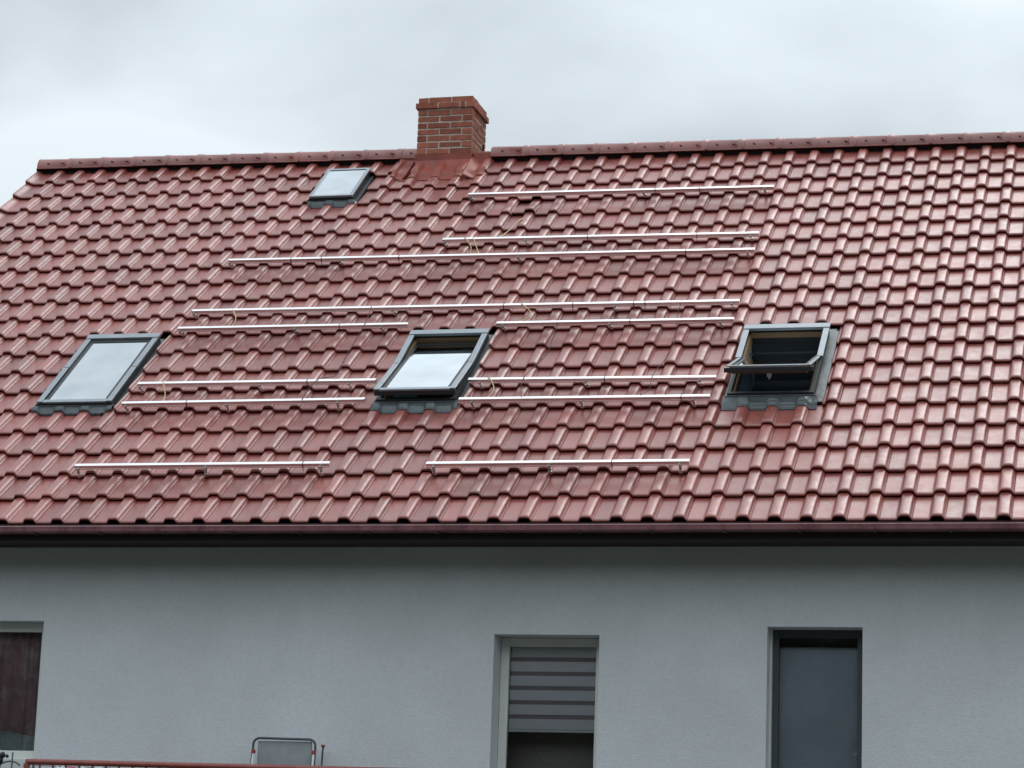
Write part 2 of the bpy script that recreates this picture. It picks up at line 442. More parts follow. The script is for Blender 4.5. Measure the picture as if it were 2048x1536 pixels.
# --- tiles
cuts = [  # rows (0-based) cut away between two x
    (-7.81, -6.985, 11, 14), (-4.47, -3.625, 11, 14), (-1.225, -.345, 11, 14), (-6.49, -5.92, 1, 2),
]
CHX = (CH[0]-.03, CH[1]+.03)
LIFTED = (3, -15)
tiles = []
for r in range(20):
    for c in range(-38, 12):
        x0 = (c-.75)*W
        segs = [(0.0, 1.0)]
        for a, b_, r0, r1 in cuts:
            if r0 <= r <= r1:
                ua, ub = (a-x0)/W, (b_-x0)/W
                new = []
                for p, q in segs:
                    if ub <= p or ua >= q: new.append((p, q)); continue
                    if ua > p + .06: new.append((p, ua))
                    if ub < q - .06: new.append((ub, q))
                segs = new
        for p, q in segs:
            s = V[r]*taper(c-.75)
            ok, z = in_frame(RP(x0+W*.5, s+.2), 0)
            tiles.append([r, c, p, q, ok, z])
vis = sorted([t_ for t_ in tiles if t_[4]], key=lambda t_: t_[5])
near = set(id(t_) for t_ in vis[:296])
rest = MB(); tint = []
for T in tiles:
    r, c, p, q, ok, z = T
    verge = (c == -38)
    x0 = (c-.75)*W
    s = V[r]*taper(c-.75) + random.uniform(-.003, .003)
    loc = RP(x0 + random.uniform(-.0012,.0012), s, random.uniform(-.0015,.0015))
    M = Matrix.Translation(loc) @ RM.to_3x3().to_4x4() @ Matrix.Rotation(random.uniform(-.004,.004), 4, 'Z') @ Matrix.Rotation(random.uniform(-.004,.004), 4, 'Y') @ Matrix.Diagonal((1, taper(c-.5), 1, 1))
    if (r, c) == LIFTED:
        M = M @ Matrix.Translation((0, .03, .012)) @ Matrix.Rotation(math.radians(-5), 4, 'X')
    if id(T) in near:
        o = bpy.data.objects.new('roof_tile', tile_mesh(r, p, q, verge)); col.objects.link(o)
        o.parent = roof
        o.matrix_world = M
        o.matrix_parent_inverse = Matrix.Identity(4)
        o.matrix_basis = M if False else M
    else:
        v, f = tile_mesh_data(r, p, q, verge)
        b0 = len(rest.v); rest.v += [tuple(M @ Vector(k)) for k in v]; rest.f += [tuple(i+b0 for i in k) for k in f]
        rv = random.random(); tint += [rv]*len(v)
me = rest.mesh('roof_tile', MT['tile'], True)
at = me.attributes.new('tint', 'FLOAT', 'POINT'); at.data.foreach_set('value', tint)
o = bpy.data.objects.new('roof_tile', me); col.objects.link(o); o.parent = roof
tag(o, kind='stuff')

# --- ridge
RR = .128
def ridge_line(x):
    p = RP(x, SB*taper(x/W), .0)
    return p + Vector((0, RR, .018))
def ridge_tile_mesh():
    b = MB(); n = 14
    prof_r = [(0,RR),(.355,RR*.97),(.356,RR*.97+.004),(.37,RR+.005),(.43,RR+.006),(.437,RR+.002),(.437,RR-.014)]
    rings = []
    for x, rad in prof_r:
        ring = []
        for k in range(n+1):
            a = math.pi*(k/n)
            # slightly squashed arch with short straight skirts
            y = -math.cos(a)*rad; z = math.sin(a)*rad*1.0
            ring.append(b.vert((x, y, z)))
        ring = [b.vert((x, -rad*1.0, -.024))] + ring + [b.vert((x, rad, -.024))]
        rings.append(ring)
    for p, q in zip(rings, rings[1:]):
        for k in range(len(p)-1): b.f.append([p[k], q[k], q[k+1], p[k+1]])
    # folded rim line along the lower edges
    for sy in (-1, 1):
        b.box((0, sy*(RR+.004)-.004, -.026), (.436, sy*(RR+.004)+.004, -.012))
    for sx in (.13, .31):       # clip screws
        b.box((sx-.008, -RR*.93-.012, RR*.36-.008), (sx+.008, -RR*.93+.012, RR*.36+.010))
    return b
rme = ridge_tile_mesh().mesh('ridge_tile', MT['tile'], True)
pitch = .404
nrt = 33
x = -10.17
while x < XR:
    if CH[0]+.27 < x+.437 and x < -4.66: x = -4.66
    if True:
        p0 = ridge_line(x); p1 = ridge_line(x+pitch)
        ax = (p1-p0).normalized(); up = Vector((0,0,1)); yy = up.cross(ax).normalized(); zz = ax.cross(yy)
        M = Matrix.Identity(4)
        for i in range(3): M[i][0]=ax[i]; M[i][1]=yy[i]; M[i][2]=zz[i]; M[i][3]=p0[i]
        M = M @ Matrix.Translation((random.uniform(-.003,.003), 0, random.uniform(-.003,.003)))
        o = bpy.data.objects.new('ridge_tile', rme); col.objects.link(o); o.parent = roof; o.matrix_basis = M
    x += pitch
# end disc of the ridge at the gable
b = MB(); n = 16; p0 = ridge_line(-10.174); ce = b.vert(p0)
ring = [b.vert(p0+Vector((0,-math.cos(math.pi*k/n)*RR, math.sin(math.pi*k/n)*RR))) for k in range(n+1)]
ring = [b.vert(p0+Vector((0,-RR,-.09)))] + ring + [b.vert(p0+Vector((0,RR,-.09)))]
for k in range(len(ring)-1): b.f.append([ce, ring[k], ring[k+1]])
o = b.build('ridge_end_cap', MT['redpaint']); o.parent = roof
# black vent strip under the ridge
b = MB()
for k in range(40):
    xa = -10.2 + k*.33; xb = xa+.33
    if xb > XR: break
    a0 = RP(xa, SB*taper(xa/W)+.03, -.115); a1 = RP(xb, SB*taper(xb/W)+.03, -.115)
    b.quad(a0, a1, a1+NRM*.10, a0+NRM*.10)
o = b.build('ridge_vent_strip', MT['deck'], fix=False); o.parent = roof

# --- eaves: gutter, fascia, soffit
b = MB()
pr = [(-.015,4.80),(-.02,4.759),(-.035,4.752),(-.105,4.752),(-.125,4.755),(-.133,4.763),(-.137,4.79),(-.140,4.803),(-.134,4.810),(-.126,4.806)]
xa, xb = -10.25, XR+.15
for (y0,z0),(y1,z1) in zip(pr, pr[1:]): b.quad((xa,y0,z0),(xb,y0,z0),(xb,y1,z1),(xa,y1,z1))
b.f.append([b.vert((xa,y,z)) for y,z in pr]); b.f.append([b.vert((xb,y,z)) for y,z in reversed(pr)])
part(b.build('gutter', MT['gutter'], fix=False))
b = MB(); b.box((xa,-.010,SOFF-.02),(xb,.012,4.84)); part(b.build('fascia_board', MT['darkwood']))
b = MB()
for k in range(4): b.box((xa, .014+k*.122, SOFF),(xb, .014+k*.122+.118, SOFF+.018))
part(b.build('soffit', MT['darkwood']))
for k in range(22):                            # gutter brackets below
    gx = -9.9+k*.6
    b = MB(); b.box((gx-.014,-.139,4.742),(gx+.014,-.012,4.7515)); part(b.build('gutter_bracket', MT['darkwood']))
for gx in (-8.6, -5.65, -2.7, .25):
    b = MB()
    for (y0,z0),(y1,z1) in zip(pr[1:-1], pr[2:-1]):
        k_ = 1.0
        b.quad((gx-.05,y0-.0025,z0-.0015),(gx+.05,y0-.0025,z0-.0015),(gx+.05,y1-.0025,z1-.0015),(gx-.05,y1-.0025,z1-.0015))
    part(b.build('gutter_joint', MT['gutter'], fix=False))
# eave metal strip behind the tile noses
b = MB(); b.quad(RP(xa,.03,-.08),RP(xb,.03,-.08),RP(xb,-.07,-.095),RP(xa,-.07,-.095)); part(b.build('drip_edge', MT['gutter'], fix=False))

# --- chimney with single bricks
def chimney():
    x0, x1, y0, y1 = CH
    zb = 9.35; core = MB(); core.box((x0+.006,y0+.006,zb),(x1-.006,y1-.006,10.645))
    core.box((x0-.019,y0-.019,10.521),(x1+.019,y1+.019,10.580))
    ch = part(core.build('chimney', MT['mortar']))
    hb = .060
    def course(z, ex, pat):
        X0, X1, Y0, Y1 = x0-ex, x1+ex, y0-ex, y1+ex
        for side in range(4):
            Ls = (X1-X0) if side % 2 == 0 else (Y1-Y0) - 2*(.115+.012)
            a = 0; seq = list(pat[side % 2])
            L_ = []
            i = 0
            while a < Ls - .02:
                w = seq[i % len(seq)]; w = min(w, Ls-a)
                if Ls-a-w < .05: w = Ls-a
                L_.append((a, a+w)); a += w+.015; i += 1
            for p, q in L_:
                if side % 2 == 0: q = min(q, Ls)
                b = MB(); j = [random.uniform(-.004,.004) for _ in range(5)]
                if side == 0: lo, hi = (X0+p, Y0+j[0], z+j[1]), (X0+q, Y0+.115, z+hb+j[2])
                elif side == 2: lo, hi = (X0+p, Y1-.115, z+j[1]), (X0+q, Y1+j[0], z+hb+j[2])
                elif side == 1: lo, hi = (X1-.115, Y0+.127+p, z+j[1]), (X1+j[0], Y0+.127+q, z+hb+j[2])
                else: lo, hi = (X0+j[0], Y0+.127+p, z+j[1]), (X0+.115, Y0+.127+q, z+hb+j[2])
                b.box(lo, hi)
                sub(b.build('brick', MT['brick'], bevel=.004), ch)
    A = ((.105,.25,.25),(.12,.25)); B = ((.245,.245,.12),(.25,.12))
    z = 9.99
    for k in range(7):
        course(z+k*.0752, 0, A if k % 2 == 0 else B)
    course(10.519, .025, ((.25,.24,.05,.12),(.25,.25)))
    course(10.590, 0, ((.11,.25,.25),(.12,.25)))
    cap = MB(); cap.box((x0+.05,y0+.05,10.64),(x1-.05,y1-.05,10.665)); 
    sub(cap.build('flue_cap', MT['mortar']), ch)
    # flashing: vertical collar, apron over the tiles, side soakers
    f = MB(); f.box((x0-.012,y0-.012,9.55),(x1+.012,y1+.012,9.985))
    sub(f.build('flashing_collar', MT['redpaint']), ch)
    sheet(x0-.10, x1+.05, 7.50, 7.95, 'flashing_apron', MT['redpaint'], ch, flat_top=.10, off=.006)
    sheet(x1+.012, x1+.24, 7.50, 8.02, 'side_flashing', MT['redpaint'], ch, flat_top=.05, off=.010, flat_left=.10)
    sheet(x0-.20, x0-.012, 7.55, 8.02, 'side_flashing', MT['redpaint'], ch, flat_top=.05, off=.010, flat_right=.06)
    for lo, hi in (((x1+.012,6.20,9.80),(x1+.235,6.46,10.010)),):
        c = MB(); c.box(lo, hi); sub(c.build('ridge_saddle', MT['redpaint'], bevel=.03), ch)
    for dy in (0,): 
        k = MB(); k.tube([(x1+.02, 6.62, 10.0),(x1+.03, 6.60, 10.20)], .012); sub(k.build('flashing_clip', MT['darkwood']), ch)
def sheet(x0, x1, s0, s1, name, material, parent, flat_top=.0, off=.006, flat_left=0, flat_right=0, wav=0.0, nose=0.003, top_h=None):
    """metal sheet dressed over the tiles; flat towards its upper edge"""
    b = MB(); nx = max(8, int((x1-x0)/.011)); nsx = 14
    ids = []
    for i in range(nsx+1):
        row = []
        for j in range(nx+1):
            x = x0+(x1-x0)*j/nx
            sb = s0 + wav*math.sin(j*.9)*.5 + (random.uniform(-.004,.004) if i == 0 else 0)
            s = sb+(s1-sb)*i/nsx
            h = surf(x, s)
            # rest on the highest tile surface nearby so that it bridges the laps
            h = max(h, surf(x, s-.025)-.0, surf(x, s+.02)-.012)
            fl = -.012 if top_h is None else top_h
            if flat_top:
                w = min(max((s-(s1-flat_top))/flat_top, 0), 1); w = w*w*(3-2*w); h = h*(1-w)+fl*w
            if flat_left:
                w = min(max(1-(x-x0)/flat_left, 0), 1); h = h*(1-w)+fl*w
            if flat_right:
                w = min(max(1-(x1-x)/flat_right, 0), 1); h = h*(1-w)+fl*w
            row.append(b.vert(RP(x, s, h+off)))
        ids.append(row)
    for a, c in zip(ids, ids[1:]):
        for j in range(nx): b.f.append([a[j], a[j+1], c[j+1], c[j]])
    # rolled lower hem
    lo = [b.vert(Vector(b.v[k]) - NRM*.008 - D*.001) for k in ids[0]]
    for j in range(nx): b.f.append([lo[j], lo[j+1], ids[0][j+1], ids[0][j]])
    o = b.build(name, material, smooth=True, fix=False)
    return sub(o, parent)
chimney()

# --- skylights
def skylight(box, ang, label, apr=.10, small=False, side=.045):
    x0, x1, s0, s1 = box
    sc = (s0+s1)/2; bw = .045 if small else .054
    def rb(bm, a, c, M=None): bm.box(a, c, (RM if M is None else M))
    # fixed outer frame (the part itself)
    fr = MB()
    tl = .004
    for lo, hi in (((x0,s0,-.15),(x0+.032,s1,tl)),((x1-.032,s0,-.15),(x1,s1,tl)),((x0+.032,s1-.032,-.15),(x1-.032,s1,tl)),((x0+.032,s0,-.15),(x1-.032,s0+.032,tl))): rb(fr, lo, hi)
    sk = part(fr.build('skylight', MT['skydark']))
    if label: sk['label'] = label
    # side gutters of the flashing kit
    sg = MB()
    rb(sg, (x0-.040,s0-.06,-.085),(x0-.002,s1+.05,-.066)); rb(sg, (x1+.002,s0-.06,-.085),(x1+side,s1+.03,-.060)); rb(sg,(x0-.05,s1+.002,-.085),(x1+.06,s1+.085,-.066))
    sub(sg.build('side_flashing', MT['apron']), sk)
    if small:
        # one-piece hatch: low kerb, glazed lid
        lid = MB(); t0, t1 = .008, .034
        for lo, hi in (((x0-.012,s0-.012,t0),(x0+.028,s1+.012,t1)),((x1-.028,s0-.012,t0),(x1+.012,s1+.012,t1)),((x0+.028,s1-.028,t0),(x1-.028,s1+.012,t1)),((x0+.028,s0-.012,t0),(x1-.028,s0+.022,t1))): rb(lid, lo, hi)
        l = sub(lid.build('lid', MT['skyframe'], bevel=.004), sk)
        gp = MB(); rb(gp, (x0+.028,s0+.022,.022),(x1-.028,s1-.028,.026)); sub(gp.build('pane', MT['skyglass']), sk)
        kb = MB(); rb(kb, (x0-.014,s0-.016,-.10),(x1+.014,s0-.0125,.006)); sub(kb.build('kerb', MT['skydark']), sk)
        sheet(x0-.02, x1+.05, s0-.10, s0-.012, 'apron', MT['apron'], sk, flat_top=.06, off=.008, top_h=-.03)
    else:
        cv = MB(); t0, t1 = .006, .024
        rb(cv, (x0-.014,s1-.075,t0),(x1+.014,s1+.014,.036))
        sub(cv.build('hood', MT['skyframe'], bevel=.004), sk)
        for a, c in ((x0-.012, x0+bw-.012), (x1-bw+.012, x1+.012)):
            q = MB(); rb(q, (a, sc+.004, t0), (c, s1-.076, .030)); sub(q.build('side_cover', MT['skyframe'], bevel=.003), sk)
        # sash turning about its middle
        P = Matrix.Translation((0, sc, .012)) @ Matrix.Rotation(-ang, 4, 'X') @ Matrix.Translation((0, -sc, -.012))
        SM = RM @ P
        xi0, xi1 = x0+.050, x1-.050
        sa = MB()
        for lo, hi in (((xi0,s0+.028,-.030),(xi0+.030,s1-.080,.012)),((xi1-.030,s0+.028,-.030),(xi1,s1-.080,.012)),((xi0+.030,s1-.125,-.030),(xi1-.030,s1-.080,.012)),((xi0+.030,s0+.028,-.030),(xi1-.030,s0+.058,.012))): rb(sa, lo, hi, SM)
        sash = sub(sa.build('sash', MT['skydark']), sk)
        si = MB()
        for lo, hi in (((xi0+.002,s0+.035,-.052),(xi0+.040,s1-.085,-.0305)),((xi1-.040,s0+.035,-.052),(xi1-.002,s1-.085,-.0305)),((xi0+.040,s1-.13,-.052),(xi1-.040,s1-.085,-.0305)),((xi0+.040,s0+.035,-.052),(xi1-.040,s0+.075,-.0305))): rb(si, lo, hi, SM)
        sub(si.build('sash_lining', MT['pine']), sk)
        for a, c in ((x0-.012, x0+bw-.012), (x1-bw+.012, x1+.012)):
            if ang > .2:                       # swung open: only the slim sash edge shows
                a, c = (a+.022, c) if a < sc*0+(x0+x1)/2 else (a, c-.022)
            sc2 = MB(); rb(sc2, (a, s0-.010, .014), (c, sc-.004, .026 if ang > .2 else .030), SM)
            sub(sc2.build('sash_cover', MT['skyframe'], bevel=.003), sk)
        bt = MB(); rb(bt, (x0+bw-.010, s0-.014, .006), (x1-bw+.010, s0+.040, .026), SM)
        sub(bt.build('bottom_cover', MT['skyframe'], bevel=.004), sk)
        bf = MB(); rb(bf, (x0-.010, s0-.012, -.036), (x1+.010, s0+.024, .0055), SM)
        sub(bf.build('bottom_rail', MT['skydark'], bevel=.004), sk)
        gp = MB(); rb(gp, (xi0+.030,s0+.058,.000),(xi1-.030,s1-.125,.006), SM); sub(gp.build('pane', MT['skyglass']), sk)
        if ang > .2:
            hd = MB(); rb(hd, ((x0+x1)/2-.02, s0+.03, -.085),((x0+x1)/2+.02, s0+.05,-.052), SM); rb(hd, ((x0+x1)/2-.008, s0+.032, -.105),((x0+x1)/2+.008, s0+.048,-.085), SM); sub(hd.build('latch', MT['steel']), sk)
        sheet(x0-.035, x1+.040, s0-apr, s0-.004, 'apron', MT['apron'], sk, flat_top=min(.10,apr*.7), off=.008, top_h=-.028)
        sl = MB(); rb(sl, (x0-.02,s0-.022,-.07),(x1+.02,s0-.002,-.012)); sub(sl.build('sill_profile', MT['apron'], bevel=.006), sk)
    # lined shaft down into the attic
    ln = MB(); d = .55
    ln.quad(*[RM @ Vector(p) for p in ((x0+.034,s0,-.151),(x0+.034,s1,-.151),(x0+.034,s1,-d),(x0+.034,s0,-d))])
    sub(ln.build('shaft_lining', MT['blue'] if not small else MT['room'], fix=False), sk)
    wl_ = MB()
    for a in (x0+.033, x1-.033-.02): rb(wl_, (a,s0+.033,-.14),(a+.02,s1-.033,-.035))
    rb(wl_, (x0+.054,s1-.055,-.075),(x1-.054,s1-.033,-.02)); rb(wl_, (x0+.054,s0+.033,-.14),(x1-.054,s0+.055,-.05))
    sub(wl_.build('timber_lining', MT['pine']), sk)
    rm = MB()
    for q in (((x1-.034,s0,-.151),(x1-.034,s0,-d),(x1-.034,s1,-d),(x1-.034,s1,-.151)), ((x0,s1,-.151),(x1,s1,-.151),(x1,s1,-d),(x0,s1,-d)), ((x0,s0,-.151),(x0,s0,-d),(x1,s0,-d),(x1,s0,-.151)), ((x0,s0,-d),(x0,s1,-d),(x1,s1,-d),(x1,s0,-d))):
        rm.quad(*[RM @ Vector(p) for p in q])
    sub(rm.build('attic_room', MT['room'] if ang > .2 else MT['deck'], fix=False), sk)
    return sk
skylight(SKY_L, 0.0, 'closed grey roof window at the left of the roof', .11)
skylight(SKY_M, math.radians(7.0), 'roof window tilted slightly open in the middle of the roof', .14)
skylight(SKY_R, math.radians(20.5), 'roof window swung wide open at the right', .185, side=.085)
skylight(SKY_S, 0.0, 'small skylight hatch near the ridge left of the chimney', small=True)

# --- windows in the wall
def win_frame(x0, x1, z0, z1, y, w, material, name, label, dep=.06):
    b = MB()
    b.box((x0,y,z0),(x0+w,y+dep,z1)); b.box((x1-w,y,z0),(x1,y+dep,z1)); b.box((x0+w,y,z1-w),(x1-w,y+dep,z1)); b.box((x0+w,y,z0),(x1-w,y+dep,z0+w))
    o = part(b.build(name, material, bevel=.005)); o['label'] = label
    return o
yf = YW+.235
# middle: cream frame, striped blind half down
x0, x1, z0, z1 = WIN_M
wm = win_frame(x0+.003, x1-.003, z0+.003, z1-.003, yf, .072, MT['pvc'], 'window', 'cream framed window with a striped blind half lowered')
b = MB(); b.box((x0+.075,yf+.025,z0+.075),(x1-.075,yf+.031,z1-.075)); sub(b.build('pane', MT['paneglass']), wm)
zb = 3.20
b = MB(); b.box((x0+.078,yf+.066,zb),(x1-.02,yf+.069,z1-.05)); sub(b.build('blind', MT['blind_dark']), wm)
zz = zb+.012
while zz < z1-.10:
    b = MB(); b.box((x0+.078,yf+.0595,zz),(x1-.02,yf+.0655,zz+.085)); sub(b.build('blind_slat', MT['blind']), wm); zz += .121
b = MB(); b.box((x0+.078,yf+.056,zb-.012),(x1-.02,yf+.072,zb+.008)); sub(b.build('blind_rail', MT['pvc']), wm)
# right: anthracite frame, grey sheet behind the glass coloured as its reflection
x0, x1, z0, z1 = WIN_R
wr = win_frame(x0+.003, x1-.003, z0+.003, z1-.003, yf-.02, .062, MT['anthra'], 'window', 'dark framed window with a plain grey pane')
b = MB(); b.box((x0+.0005,yf-.075,z0),(x0+.016,yf-.021,z1-.002)); sub(b.build('edge_strip', MT['whitestrip']), wr)
b = MB(); b.box((x0+.065,yf+.005,z0+.065),(x1-.065,yf+.011,z1-.065)); sub(b.build('pane', MT['paneglass']), wr)
b = MB(); b.box((x0+.05,yf+.045,z0),(x1-.01,yf+.049,z1-.14)); sub(b.build('screen', MT['greyscreen']), wr)
b = MB(); b.box((x0+.05,yf+.041,z1-.155),(x1-.01,yf+.044,z1-.14)); sub(b.build('screen_rail', MT['stepboard']), wr)
# left: cream lintel frame, folded maroon sheet coloured as the pane's reflection
x0, x1, z0, z1 = WIN_L
wl2 = win_frame(x0+.003, x1-.003, z0+.003, z1-.003, yf-.08, .078, MT['pvc'], 'window', 'cream framed window with a mottled maroon curtain at the left edge')
b = MB(); b.box((x0+.08,yf-.05,z0+.08),(x1-.08,yf-.044,z1-.08)); sub(b.build('pane', MT['paneglass']), wl2)
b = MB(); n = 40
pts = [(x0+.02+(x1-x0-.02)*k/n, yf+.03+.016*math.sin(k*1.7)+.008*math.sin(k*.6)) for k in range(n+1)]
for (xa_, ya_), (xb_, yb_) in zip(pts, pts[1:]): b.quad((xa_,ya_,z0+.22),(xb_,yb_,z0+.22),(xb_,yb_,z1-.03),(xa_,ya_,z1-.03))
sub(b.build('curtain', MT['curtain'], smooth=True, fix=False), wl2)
b = MB()
for (xa_, ya_), (xb_, yb_) in zip(pts, pts[1:]): b.quad((xa_,ya_-.03,z0+.01),(xb_,yb_-.03,z0+.01),(xb_,yb_-.03,z0+.235+.02*math.sin(xa_*9)),(xa_,ya_-.03,z0+.235+.02*math.sin(xa_*9)))
sub(b.build('cushion_row', MT['rug'], smooth=True, fix=False), wl2)

# ------------------------------------------------------------------ mounting rails
RAILS = [
 (-4.629,6.790,-1.332,6.710,[-4.603,-2.71,-1.427],'silver mounting rail nearest the ridge, starting just right of the chimney foot'),
 (-4.631,5.611,-1.338,5.525,[-4.600,-3.741,-1.42],'silver mounting rail second from the ridge, close above a much longer rail'),
 (-6.849,5.244,-1.331,5.133,[-6.837,-5.626,-3.734,-1.399],'long silver mounting rail third from the ridge, starting below the small skylight hatch'),
 (-6.848,4.030,-1.325,3.951,[-6.826,-4.75,-2.526,-1.394],'long silver mounting rail crossing the roof just above the middle roof window'),
 (-6.861,3.632,-4.498,3.611,[-6.836,-5.639,-4.762],'short silver mounting rail ending at the top left corner of the middle roof window'),
 (-3.610,3.584,-1.323,3.561,[-3.544,-2.505,-1.449],'short silver mounting rail from the top of the middle roof window towards the open one'),
 (-6.859,2.441,-4.507,2.428,[-6.837,-5.635,-4.762],'upper rail of the lower pair between the closed and the middle roof window'),
 (-6.877,2.041,-4.511,2.048,[-6.835,-5.837,-4.767],'lower rail of the lower pair between the closed and the middle roof window'),
 (-3.617,2.408,-1.323,2.371,[-3.506,-2.511,-1.468],'upper rail of the lower pair between the middle and the wide open roof window'),
 (-3.616,2.018,-1.324,2.003,[-3.493,-2.485,-1.472],'lower rail of the lower pair between the middle and the wide open roof window'),
 (-6.891,0.842,-4.507,0.843,[-6.859,-5.649,-4.584],'bright rail near the eave, below the closed roof window on the left'),
 (-3.626,0.819,-1.329,0.822,[-3.558,-2.536,-1.407],'bright rail near the eave, below the middle roof window'),
]
def rail_thing(x0, s0, x1, s1, hooks, label):
    base = RP(x0, s0, 0)
    t = empty('mounting_rail', base)
    tag(t, label, 'rail', 'solar panel mounting rails on the roof')
    inv = Matrix.Translation(-base)
    L_ = math.hypot(x1-x0, s1-s0); a = math.atan2(s1-s0, x1-x0)
    M = RM @ Matrix.Translation((x0, s0, 0)) @ Matrix.Rotation(a, 4, 'Z')
    # extruded profile with T-slots on top and front
    w = .020; hb, ht = .020, .060
    pr = [(-w,hb),(w,hb),(w,ht),(-w,ht),(-w,.049),(-w+.0015,.048),(-w+.0015,.030),(-w,.029)]
    b = MB(); A = [b.vert(M @ Vector((0,y,z))) for y,z in pr]; B = [b.vert(M @ Vector((L_,y,z))) for y,z in pr]
    n = len(pr)
    for k in range(n): b.f.append([A[k],A[(k+1)%n],B[(k+1)%n],B[k]])
    b.f.append(A[::-1]); b.f.append(B)
    def add(o): o.parent = t; o.matrix_parent_inverse = inv; return o
    add(b.build('bar', MT['alu']))
    for hx in hooks:
        f = (hx-x0)/(x1-x0); sr = s0+(s1-s0)*f
        c = hx/W; vv = sr/taper(c)
        r = min(range(20), key=lambda i: abs(V[i]-vv)); sl = V[r]*taper(c)
        HM = RM @ Matrix.Translation((hx, 0, 0))
        u = (c+.75) % 1; hp = -.040-.036
        hk = MB()
        hk.strip([(sl+.06,hp+.006),(sl-.004,hp+.014),(sl-.022,hp+.022),(sl-.030,hp+.040),(sl-.028,-.012),(sl-.020,.002),(sr-.032,.006),(sr-.026,.014),(sr-.026,.044)], .013, .006, HM)
        add(hk.build('roof_hook', MT['steel'], bevel=.001))
        bl = MB(); bl.box((-.013,sr-.042,.024),(.013,sr-.030,.044), HM); add(bl.build('clamp', MT['steel'], bevel=.002))
        bl = MB(); bl.box((-.016,sl-.040,-.040),(.016,sl-.026,-.018), HM); add(bl.build('hook_plate', MT['steel'], bevel=.002))
    rng = random.Random(int(abs(x0*100+s0*1000)))
    for k in range(max(1, int(L_/1.3))):     # dark cable ties round the bar
        tx = rng.uniform(.25, L_-.2); tb = MB()
        TM = M @ Matrix.Translation((tx,0,0))
        tb.box((-.003,-w-.003,hb-.004),(.003,w+.003,ht+.0025), TM)
        tb.box((-.003,-w-.006,hb-.03),(.003,-w-.003,hb+.02), TM)
        add(tb.build('cable_tie', MT['string']))
    return t
for R in RAILS: rail_thing(*R)

# ------------------------------------------------------------------ loose cables and strings on the roof
def spline(pts, n=8):
    out = []
    P = [pts[0]] + list(pts) + [pts[-1]]
    for i in range(1, len(P)-2):
        for k in range(n):
            t_ = k/n
            out.append(tuple(.5*((2*P[i][j]) + (-P[i-1][j]+P[i+1][j])*t_ + (2*P[i-1][j]-5*P[i][j]+4*P[i+1][j]-P[i+2][j])*t_*t_ + (-P[i-1][j]+3*P[i][j]-3*P[i+1][j]+P[i+2][j])*t_**3) for j in range(3)))
    out.append(pts[-1])
    return out
def cable(pts, r, material, name, label, cat, group):
    b = MB(); b.tube([RP(*p) for p in spline(pts)], r, 6)
    tag(b.build(name, material, smooth=True), label, cat, group)
gy = 'yellow cable ends on the roof'
cable([(-6.415,4.03,.03),(-6.40,3.98,.075),(-6.335,3.86,.04),(-6.35,3.75,.0),(-6.362,3.66,.03)], .0055, MT['yellow'], 'yellow_cable', 'yellow cable loop between the two left rail ends above the closed roof window', 'cable', gy)
cable([(-6.624,2.50,.02),(-6.60,2.43,.075),(-6.545,2.30,.02),(-6.52,2.20,.01),(-6.50,2.09,.03)], .005, MT['yellow'], 'yellow_cable', 'yellow cable hanging between the pair of rails right of the closed roof window', 'cable', gy)
cable([(-3.465,4.02,.05),(-3.42,3.93,.075),(-3.315,3.80,.045),(-3.36,3.70,.03),(-3.445,3.61,.04)], .0055, MT['yellow'], 'yellow_cable', 'yellow cable loop above the right edge of the middle roof window', 'cable', gy)
cable([(-3.45,2.44,.05),(-3.40,2.37,.075),(-3.345,2.25,.03),(-3.38,2.13,.01),(-3.448,2.03,.04)], .0055, MT['yellow'], 'yellow_cable', 'yellow cable loop just right of the middle roof window', 'cable', gy)
cable([(-3.90,6.34,-.06),(-3.941,6.17,.0),(-3.99,5.94,.0),(-4.033,5.72,.02),(-4.06,5.60,.05)], .006, MT['yellow'], 'yellow_cable', 'yellow cable coming out of a lifted tile below the chimney', 'cable', gy)
cable([(-4.402,5.62,.062),(-4.36,5.55,.07),(-4.30,5.46,.02),(-4.29,5.38,.0),(-4.273,5.30,-.02)], .005, MT['yellow'], 'yellow_cable', 'left one of two short yellow cable ends at the rail below the chimney', 'cable', gy)
cable([(-4.31,5.62,.062),(-4.28,5.54,.065),(-4.23,5.43,.02),(-4.20,5.36,.0),(-4.169,5.28,-.01)], .005, MT['yellow'], 'yellow_cable', 'right one of two short yellow cable ends at the rail below the chimney', 'cable', gy)
gs = 'dark strings tied across the rails'
cable([(-1.879,3.98,.064),(-1.885,3.90,.04),(-1.885,3.70,.02),(-1.832,3.07,.004),(-1.90,2.42,.064),(-1.901,2.2,.03),(-1.949,2.02,.064)], .003, MT['string'], 'dark_string', 'thin dark string tied across rails left of the wide open roof window', 'string', gs)
cable([(-3.006,3.56,.064),(-3.01,3.3,.01),(-3.012,2.967,.004),(-3.094,2.40,.064),(-3.037,2.02,.064)], .0032, MT['string'], 'dark_string', 'thin dark string tied across rails right of the middle roof window', 'string', gs)
cable([(-5.015,4.12,.0),(-4.97,4.0,.064),(-4.932,3.62,.064),(-4.97,3.02,.004),(-4.96,2.65,.0),(-5.076,2.43,.064),(-5.11,2.04,.064)], .0032, MT['string'], 'dark_string', 'thin dark string tied across rails left of the middle roof window', 'string', gs)

